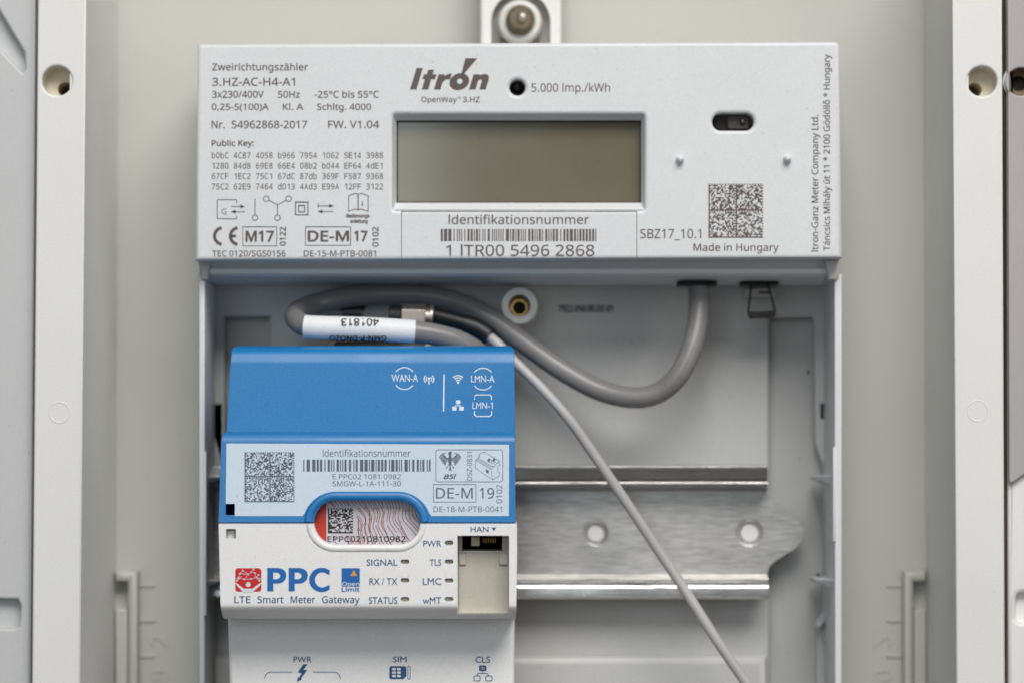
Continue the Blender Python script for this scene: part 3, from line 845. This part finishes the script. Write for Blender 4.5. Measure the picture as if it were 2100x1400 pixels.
pr.text('BSI', 909.5, 936, 971.5, 981.5, 1.2, 0.3); pr.vtext('DSZ-0831', 984, 926, 957.5, 968)
# heraldic eagle
pr.poly([(921, 930), (925, 930), (926.5, 938), (926.5, 948), (924, 954), (925.5, 962), (926.5, 965), (923.5, 963), (922, 965), (920, 965), (921.5, 961), (922, 954), (919.5, 948), (919.5, 938)])
pr.poly([(920, 932), (919, 927.5), (922, 925), (926.5, 925.5), (927, 928.5), (925, 929), (925.5, 932)])
for s in (-1, 1):
    X_ = lambda x: 923 + s * x
    pr.line([(X_(3), 939), (X_(8), 938), (X_(12.5), 934), (X_(13), 929), (X_(8), 927.5)], 1.3)
    for k in range(7):
        a = k / 6
        x0, y0 = 14 - 10 * a, 929 + 12 * a
        x1, y1 = 22 - 11.5 * a, 938 + 18.5 * a - 3 * a * a
        pr.line([(X_(x0), y0), (X_((x0 + x1) / 2 + 1.2), (y0 + y1) / 2 - 1), (X_(x1), y1)], 1.9)
    pr.line([(X_(2), 951), (X_(6), 957), (X_(9), 958)], 1.2); pr.line([(X_(6), 957), (X_(7), 961)], 1)
# little drawing of the device
D = lambda *p: pr.line([(780 + x / 7, 870 + y / 7) for x, y in p], 0.9)
D((1420, 470), (1425, 420), (1490, 390), (1705, 520), (1640, 600))
D((1420, 430), (1410, 480), (1600, 600), (1640, 600)); D((1410, 470), (1365, 520), (1365, 620), (1610, 790), (1590, 640), (1375, 510)); D((1590, 640), (1640, 600))
D((1705, 520), (1712, 580), (1685, 600), (1685, 670), (1712, 690), (1705, 735), (1610, 790)); D((1385, 490), (1580, 610))
D((1560, 485), (1545, 520), (1575, 545)); D((1600, 500), (1585, 540), (1615, 565)); D((1650, 530), (1635, 570))
pr.poly([(780 + x / 7, 870 + y / 7) for x, y in ((1515, 635), (1555, 655), (1555, 700), (1515, 680))])
for x in (1540, 1610): pr.poly([(780 + (x + dx) / 7, 870 + (y) / 7) for dx, y in ((15, 480), (45, 495), (20, 540), (-5, 520))])
pr.done('security_emblem', M['inkslate'], lab)

# seal sticker in the window
seal = plate('seal_sticker', [rrect(634, 1018, 869, 1124, 50, 12)], SD, 0.8, M['seal'], gw, 0.05)
def inpill(x, y, m=1.0):
    cx = min(max(x, 687), 816)
    return math.hypot(x - cx, y - 1071) < 50 - m
pr = Print(SD)
lp = [(669, 1023.5)] + [(687 + 48 * math.cos(t), 1071 - 48 * math.sin(t)) for t in [math.pi * (0.62 + 0.76 * k / 16) for k in range(17)]] + [(669, 1118.5)]
pr.poly(lp); pr.done('red_seal_band', M['red'], seal)
pr = Print(SD); pr.matrix(672.5, 1041, 724, 1092.5, 18, 1, 9)
pr.done('data_matrix', M['inkblack'], seal)
pr = Print(SD, 0.1); pr.text('EPPC0210810982', 671.5, 832, 1098.5, 1110, 0.3); pr.done('seal_number', M['inkblack'], seal)
pr = Print(SD, 0.05)
r = random.Random(4)
lines = 0
for k in range(46):
    x = 640 + k * 7.0 + r.uniform(-.8, .8); y = 1022
    seg = []; ph = k * 0.22 + r.uniform(-.25, .25); br = r.uniform(0, 1)
    while y < 1122:
        slope = 0.55 + 0.55 * math.sin((y - 1022) / 22 + k * 0.16) + 0.3 * math.sin(y / 7 + ph)
        if r.random() < 0.05 and len(seg) > 3:
            if r.random() < .5: pr.ring(x, y, 2.1, 0.9, 8)
            if len(seg) > 1: pr.line(seg, 1.25)
            seg = []
            y += 3
        ok = inpill(x, y, 2) and x > 671 and not (x < 732 and 1037 < y < 1096)
        if ok: seg.append((x, y))
        else:
            if len(seg) > 1: pr.line(seg, 1.25)
            seg = []
        x += slope * 3 * (1.0 if k % 5 else 0.7); y += 3
    if len(seg) > 1: pr.line(seg, 1.25)
pr.done('contour_line_print', M['inkred'], seal)

# printing on the white cover
SW = lambda x, y: hW(y)
pr = Print(SW)
T = pr.text; wv = 0.0
T('HAN', 965, 1002, 1078.5, 1090, 0.25, 0, 'gill'); pr.poly([(1008, 1080.5), (1017.5, 1080.5), (1012.7, 1088)])
T('PWR', 868, 905, 1107.5, 1120, 0.25, 0, 'gill'); T('TLS', 881, 905, 1146, 1159, 0.25, 0, 'gill'); T('LMC', 867, 905, 1184.5, 1198, 0.25, 0, 'gill'); T('wMT', 867, 905, 1223.5, 1237, 0.25, 0, 'gill')
T('SIGNAL', 752, 815, 1146, 1159, 0.25, 0, 'gill'); T('RX / TX', 757.5, 815, 1184.5, 1198, 0.25, 0, 'gill'); T('STATUS', 756.5, 815, 1223.5, 1237, 0.25, 0, 'gill')
T('LTE', 480.5, 514, 1221.5, 1235.5, 0.45); T('Smart', 528, 581.5, 1221.5, 1235.5, 0.45); T('Meter', 596, 646.5, 1221.5, 1235.5, 0.45); T('Gateway', 660.5, 737.5, 1221.5, 1235.5, 0.45)
pr.done('indicator_text', M['inkblue'], gw)
pr = Print(SW)
pr.poly([(548, 1163.5), (571, 1163.5), (580, 1166), (586, 1172), (587.5, 1180), (585, 1188), (578, 1194), (570, 1195.5), (560.5, 1195.5), (560.5, 1211.5), (548, 1211.5)],
        [(560.5, 1173), (560.5, 1186.5), (568, 1186.5), (573, 1184), (575, 1180), (573, 1175.5), (568, 1173)])
pr.poly([(x + 44, y) for x, y in [(548, 1163.5), (571, 1163.5), (580, 1166), (586, 1172), (587.5, 1180), (585, 1188), (578, 1194), (570, 1195.5), (560.5, 1195.5), (560.5, 1211.5), (548, 1211.5)]],
        [(x + 44, y) for x, y in [(560.5, 1173), (560.5, 1186.5), (568, 1186.5), (573, 1184), (575, 1180), (573, 1175.5), (568, 1173)]])
cp = [(660 + 26 * math.cos(t), 1188 - 25 * math.sin(t)) for t in [math.radians(52 + (308 - 52) * k / 24) for k in range(25)]]
ci = [(661 + 15 * math.cos(t), 1188 - 15.5 * math.sin(t)) for t in [math.radians(308 - (308 - 52) * k / 24) for k in range(25)]]
pr.poly(cp + [(676, 1198)] + ci + [(676, 1178)])
pr.poly(rect(700.5, 1164, 737.8, 1202))
pr.text('Limit', 700.5, 737.5, 1203.5, 1212.5, 1.0)
pr.done('maker_logo', M['inkbright'], gw)
pr = Print(SW, 0.1)
pr.text('Open', 701.5, 737, 1192.5, 1200.5, 0.4); pr.done('logo_overprint', M['inkwhite'], gw)
pr = Print(SW, 0.1); pr.poly([(725.5, 1167.5), (732.5, 1180), (718.5, 1180)]); pr.done('logo_triangle', M['inkorange'], gw)
pr = Print(SW); pr.poly(rrect(482.5, 1164, 536, 1212, 6)); ic = pr.done('logo_badge', M['inkred2'], gw)
pr = Print(SW, 0.1)
pr.disc(509, 1197.5, 5)
pr.poly([(481, 1193), (487, 1196), (500, 1206), (518, 1206), (531, 1196), (537.5, 1193), (533, 1200), (518, 1213), (499, 1213), (486, 1200)])
r = random.Random(2)
nodes = [(492, 1175), (489, 1184), (501, 1187), (515, 1186), (526, 1183), (523, 1174), (509, 1177), (515, 1172), (498, 1169), (520, 1167), (530, 1178)]
for x, y in nodes: pr.disc(x, y, 1.9, 8)
for a, b in ((0, 1), (1, 2), (2, 3), (3, 4), (4, 5), (5, 7), (7, 6), (6, 2), (0, 6), (8, 0), (7, 9), (6, 8), (4, 10)): pr.line([nodes[a], nodes[b]], 0.8)
for k in range(5):
    pr.line([(485, 1192), (484 + k * 3, 1184 - k)], 0.6); pr.line([(533, 1192), (534 - k * 3, 1184 - k)], 0.6)
pr.done('badge_figure', M['inkwhite'], ic)

# lower terminal body
HBs = 62.0
rows = [R3(467, 1055.5, 1262, HBs), R3(470, 1055, 1400, HBs + .6), R3(474, 1054, 1640, HBs + 2), Z3(474, 1054, 1640, HBs + 2, 24), Z3(467, 1055.5, 1262, HBs, 24)]
link('terminal_body', modded(loft_mesh(rows), None, 1.2, 4, 40), M['white'], gw)
# inner body behind the covers
rows = [Z3(458, 1052, 893, 66, 58), Z3(458, 1052, 893, 66, 24), Z3(458, 1052, 1255, 66, 24), Z3(458, 1052, 1255, 66, 58)]
link('inner_body', modded(loft_mesh(rows)), M['navy'], gw)
SB = lambda x, y: HBs + (y - 1262) / 138 * .6
pr = Print(SB, 0.07)
pr.text('PWR', 602, 639, 1345.5, 1357, 0.3, 0, 'gill'); pr.text('SIM', 805.5, 834, 1345.5, 1357, 0.3, 0, 'gill'); pr.text('CLS', 975, 1005, 1345.5, 1358, 0.3, 0, 'gill')
pr.poly([(622, 1361), (631, 1361), (622, 1372), (630, 1373), (618, 1389), (618, 1393), (609, 1397), (611, 1387), (613.5, 1388), (619, 1379), (610.5, 1378)])
pr.line([(542.5, 1390), (544, 1384), (548, 1379), (554, 1377), (599, 1377)], 1.4); pr.line([(642, 1377), (686, 1377), (692, 1379), (696, 1384), (698.5, 1391)], 1.4)
holes = [rrect(804 + 10 * i, 1368.5 + 7 * j, 812 + 10 * i, 1373.5 + 7 * j, 1.5, 2) for i in range(2) for j in range(3)]
pr.poly([(801, 1365), (831, 1365), (833.5, 1368), (833.5, 1385), (827, 1391.5), (801, 1391.5), (798.5, 1388.5), (798.5, 1368)], *holes)
pr.line(rrect(836.5, 1364.5, 841, 1391.5, 2, 3), 1.3, True)
pr.poly(rrect(982.5, 1363.5, 997.5, 1375, 2), rect(986, 1367.2, 994, 1368.4), rect(986, 1370.2, 994, 1371.4))
pr.line([(990, 1375), (990, 1380)], 1.6); pr.line([(978, 1385), (980, 1380), (1000, 1380), (1002, 1385)], 1.6)
pr.line(rrect(972, 1385, 984.5, 1395, 2), 1.6, True); pr.line(rrect(996, 1385, 1009, 1395, 2), 1.6, True)
pr.done('terminal_symbols', M['inkblue'], gw)

# ================================================================== CABLES
sc = thing('signal_cable', 'thick grey cable looping from the meter grommet to a white sleeve behind the blue module', 'cable', tuple(P(1432, 585, 28)))
path = [(1432, 572, 27), (1434, 610, 29), (1431, 660, 31), (1418, 715, 33), (1392, 768, 34), (1352, 804, 33), (1300, 815, 32), (1230, 800, 30), (1150, 757, 28), (1070, 700, 26), (990, 644, 24),
        (900, 610, 21), (800, 603, 20), (715, 608, 21), (645, 624, 24), (610, 640, 30), (607, 655, 37), (626, 668, 42), (665, 671, 44), (755, 674, 45), (850, 680, 44.5), (905, 689, 43.5), (950, 704, 42), (985, 730, 39), (1000, 770, 35)]
tube('cable_sheath', path, 2.75, M['cable'], sc, 12, 24)
slv_c = [(625, 670.0, 44.6), (660, 672, 45), (755, 674.5, 45.2), (851, 680, 44.6)]
slv = tube('label_sleeve', slv_c, 2.98, M['sleeve'], sc, 8, 28)
def cyl(x, y):
    t = (x - 625) / (851 - 625); cy = 670 + 10 * t
    k = 1000 * (CAMD - .045) / F
    d = (y - cy) * k; r_ = 3.02
    return 45.2 + math.sqrt(max(r_ * r_ - d * d, 0.02))
pr = Print(cyl, 0.32); pr.itext('401813', 700, 777, 667, 653.5, 0.8)
pr.itext('GMN-P-DNOZO', 676, 792, 699, 688.5, 0.8)
pr.done('sleeve_text', M['inkblack'], slv)

ac = thing('antenna_cable', 'thin pale antenna cable running diagonally across the metal rail from its metal connector', 'cable', tuple(P(1000, 690, 30)))
path = [(985, 678, 31), (1015, 700, 33), (1052, 738, 35), (1110, 795, 37), (1165, 857, 38), (1210, 920, 37), (1256, 987, 36), (1300, 1052, 35), (1345, 1120, 34), (1390, 1187, 34), (1428, 1246, 35), (1470, 1312, 36), (1518, 1382, 36), (1570, 1455, 36), (1640, 1550, 36)]
tube('cable_sheath', path, 1.33, M['thin'], ac, 12, 18)
tube('strain_relief', [(884, 645, 31), (930, 656, 31), (968, 668, 31.5), (1004, 688, 32.5)], 2.0, M['dark'], ac, 6, 18)
tube('strain_relief', [(955, 664, 31.6), (980, 673, 32), (1004, 689, 32.8)], 2.45, M['dark'], ac, 6, 18)
def hexpr(name, p0, p1, r, m, sides=6, rot=0.3, bev=0.25):
    a, b = P(*p0), P(*p1); t = (b - a).normalized(); u = Vector((0, -1, 0)); u = (u - t * u.dot(t)).normalized(); v = t.cross(u)
    vs = []
    for c in (a, b):
        for k in range(sides):
            an = rot + 2 * math.pi * k / sides; vs.append(c + (u * math.cos(an) + v * math.sin(an)) * r * .001)
    me = raw(vs, [tuple(range(sides)), tuple(range(2 * sides - 1, sides - 1, -1))] + [(k, k + sides, (k + 1) % sides + sides, (k + 1) % sides) for k in range(sides)])
    return link(name, modded(me, None, bev, 2), m, ac)
hexpr('connector_nut', (824, 649, 33), (873, 650.5, 33), 3.4, M['nickel'], 6, 0.5236)
hexpr('connector_neck', (872, 650, 33), (884, 650.5, 33), 2.6, M['nickel'], 20, 0)
hexpr('connector_ring', (881.5, 650.5, 33), (888, 651, 33), 3.3, M['nickel'], 24, 0)
hexpr('connector_collar', (800, 648, 32.5), (825, 649, 33), 2.9, M['dark'], 20, 0)
wire = thing('antenna_lead', 'short black antenna lead and plug below the white sleeve, behind the blue module', 'cable', tuple(P(830, 703, 30)))
o = tube('lead_sheath', [(690, 720, 26), (798, 716, 29), (835, 716, 30), (872, 718, 30)], 2.5, M['dark'], wire, 6, 16)
o = tube('lead_tip', [(872, 716, 30), (884, 717, 30)], 1.8, M['nickel'], wire, 4, 16)
for o in list(bpy.data.objects):
    if o.type == 'MESH' and o.data.users == 1 and not o.data.materials: print('nomat', o.name)
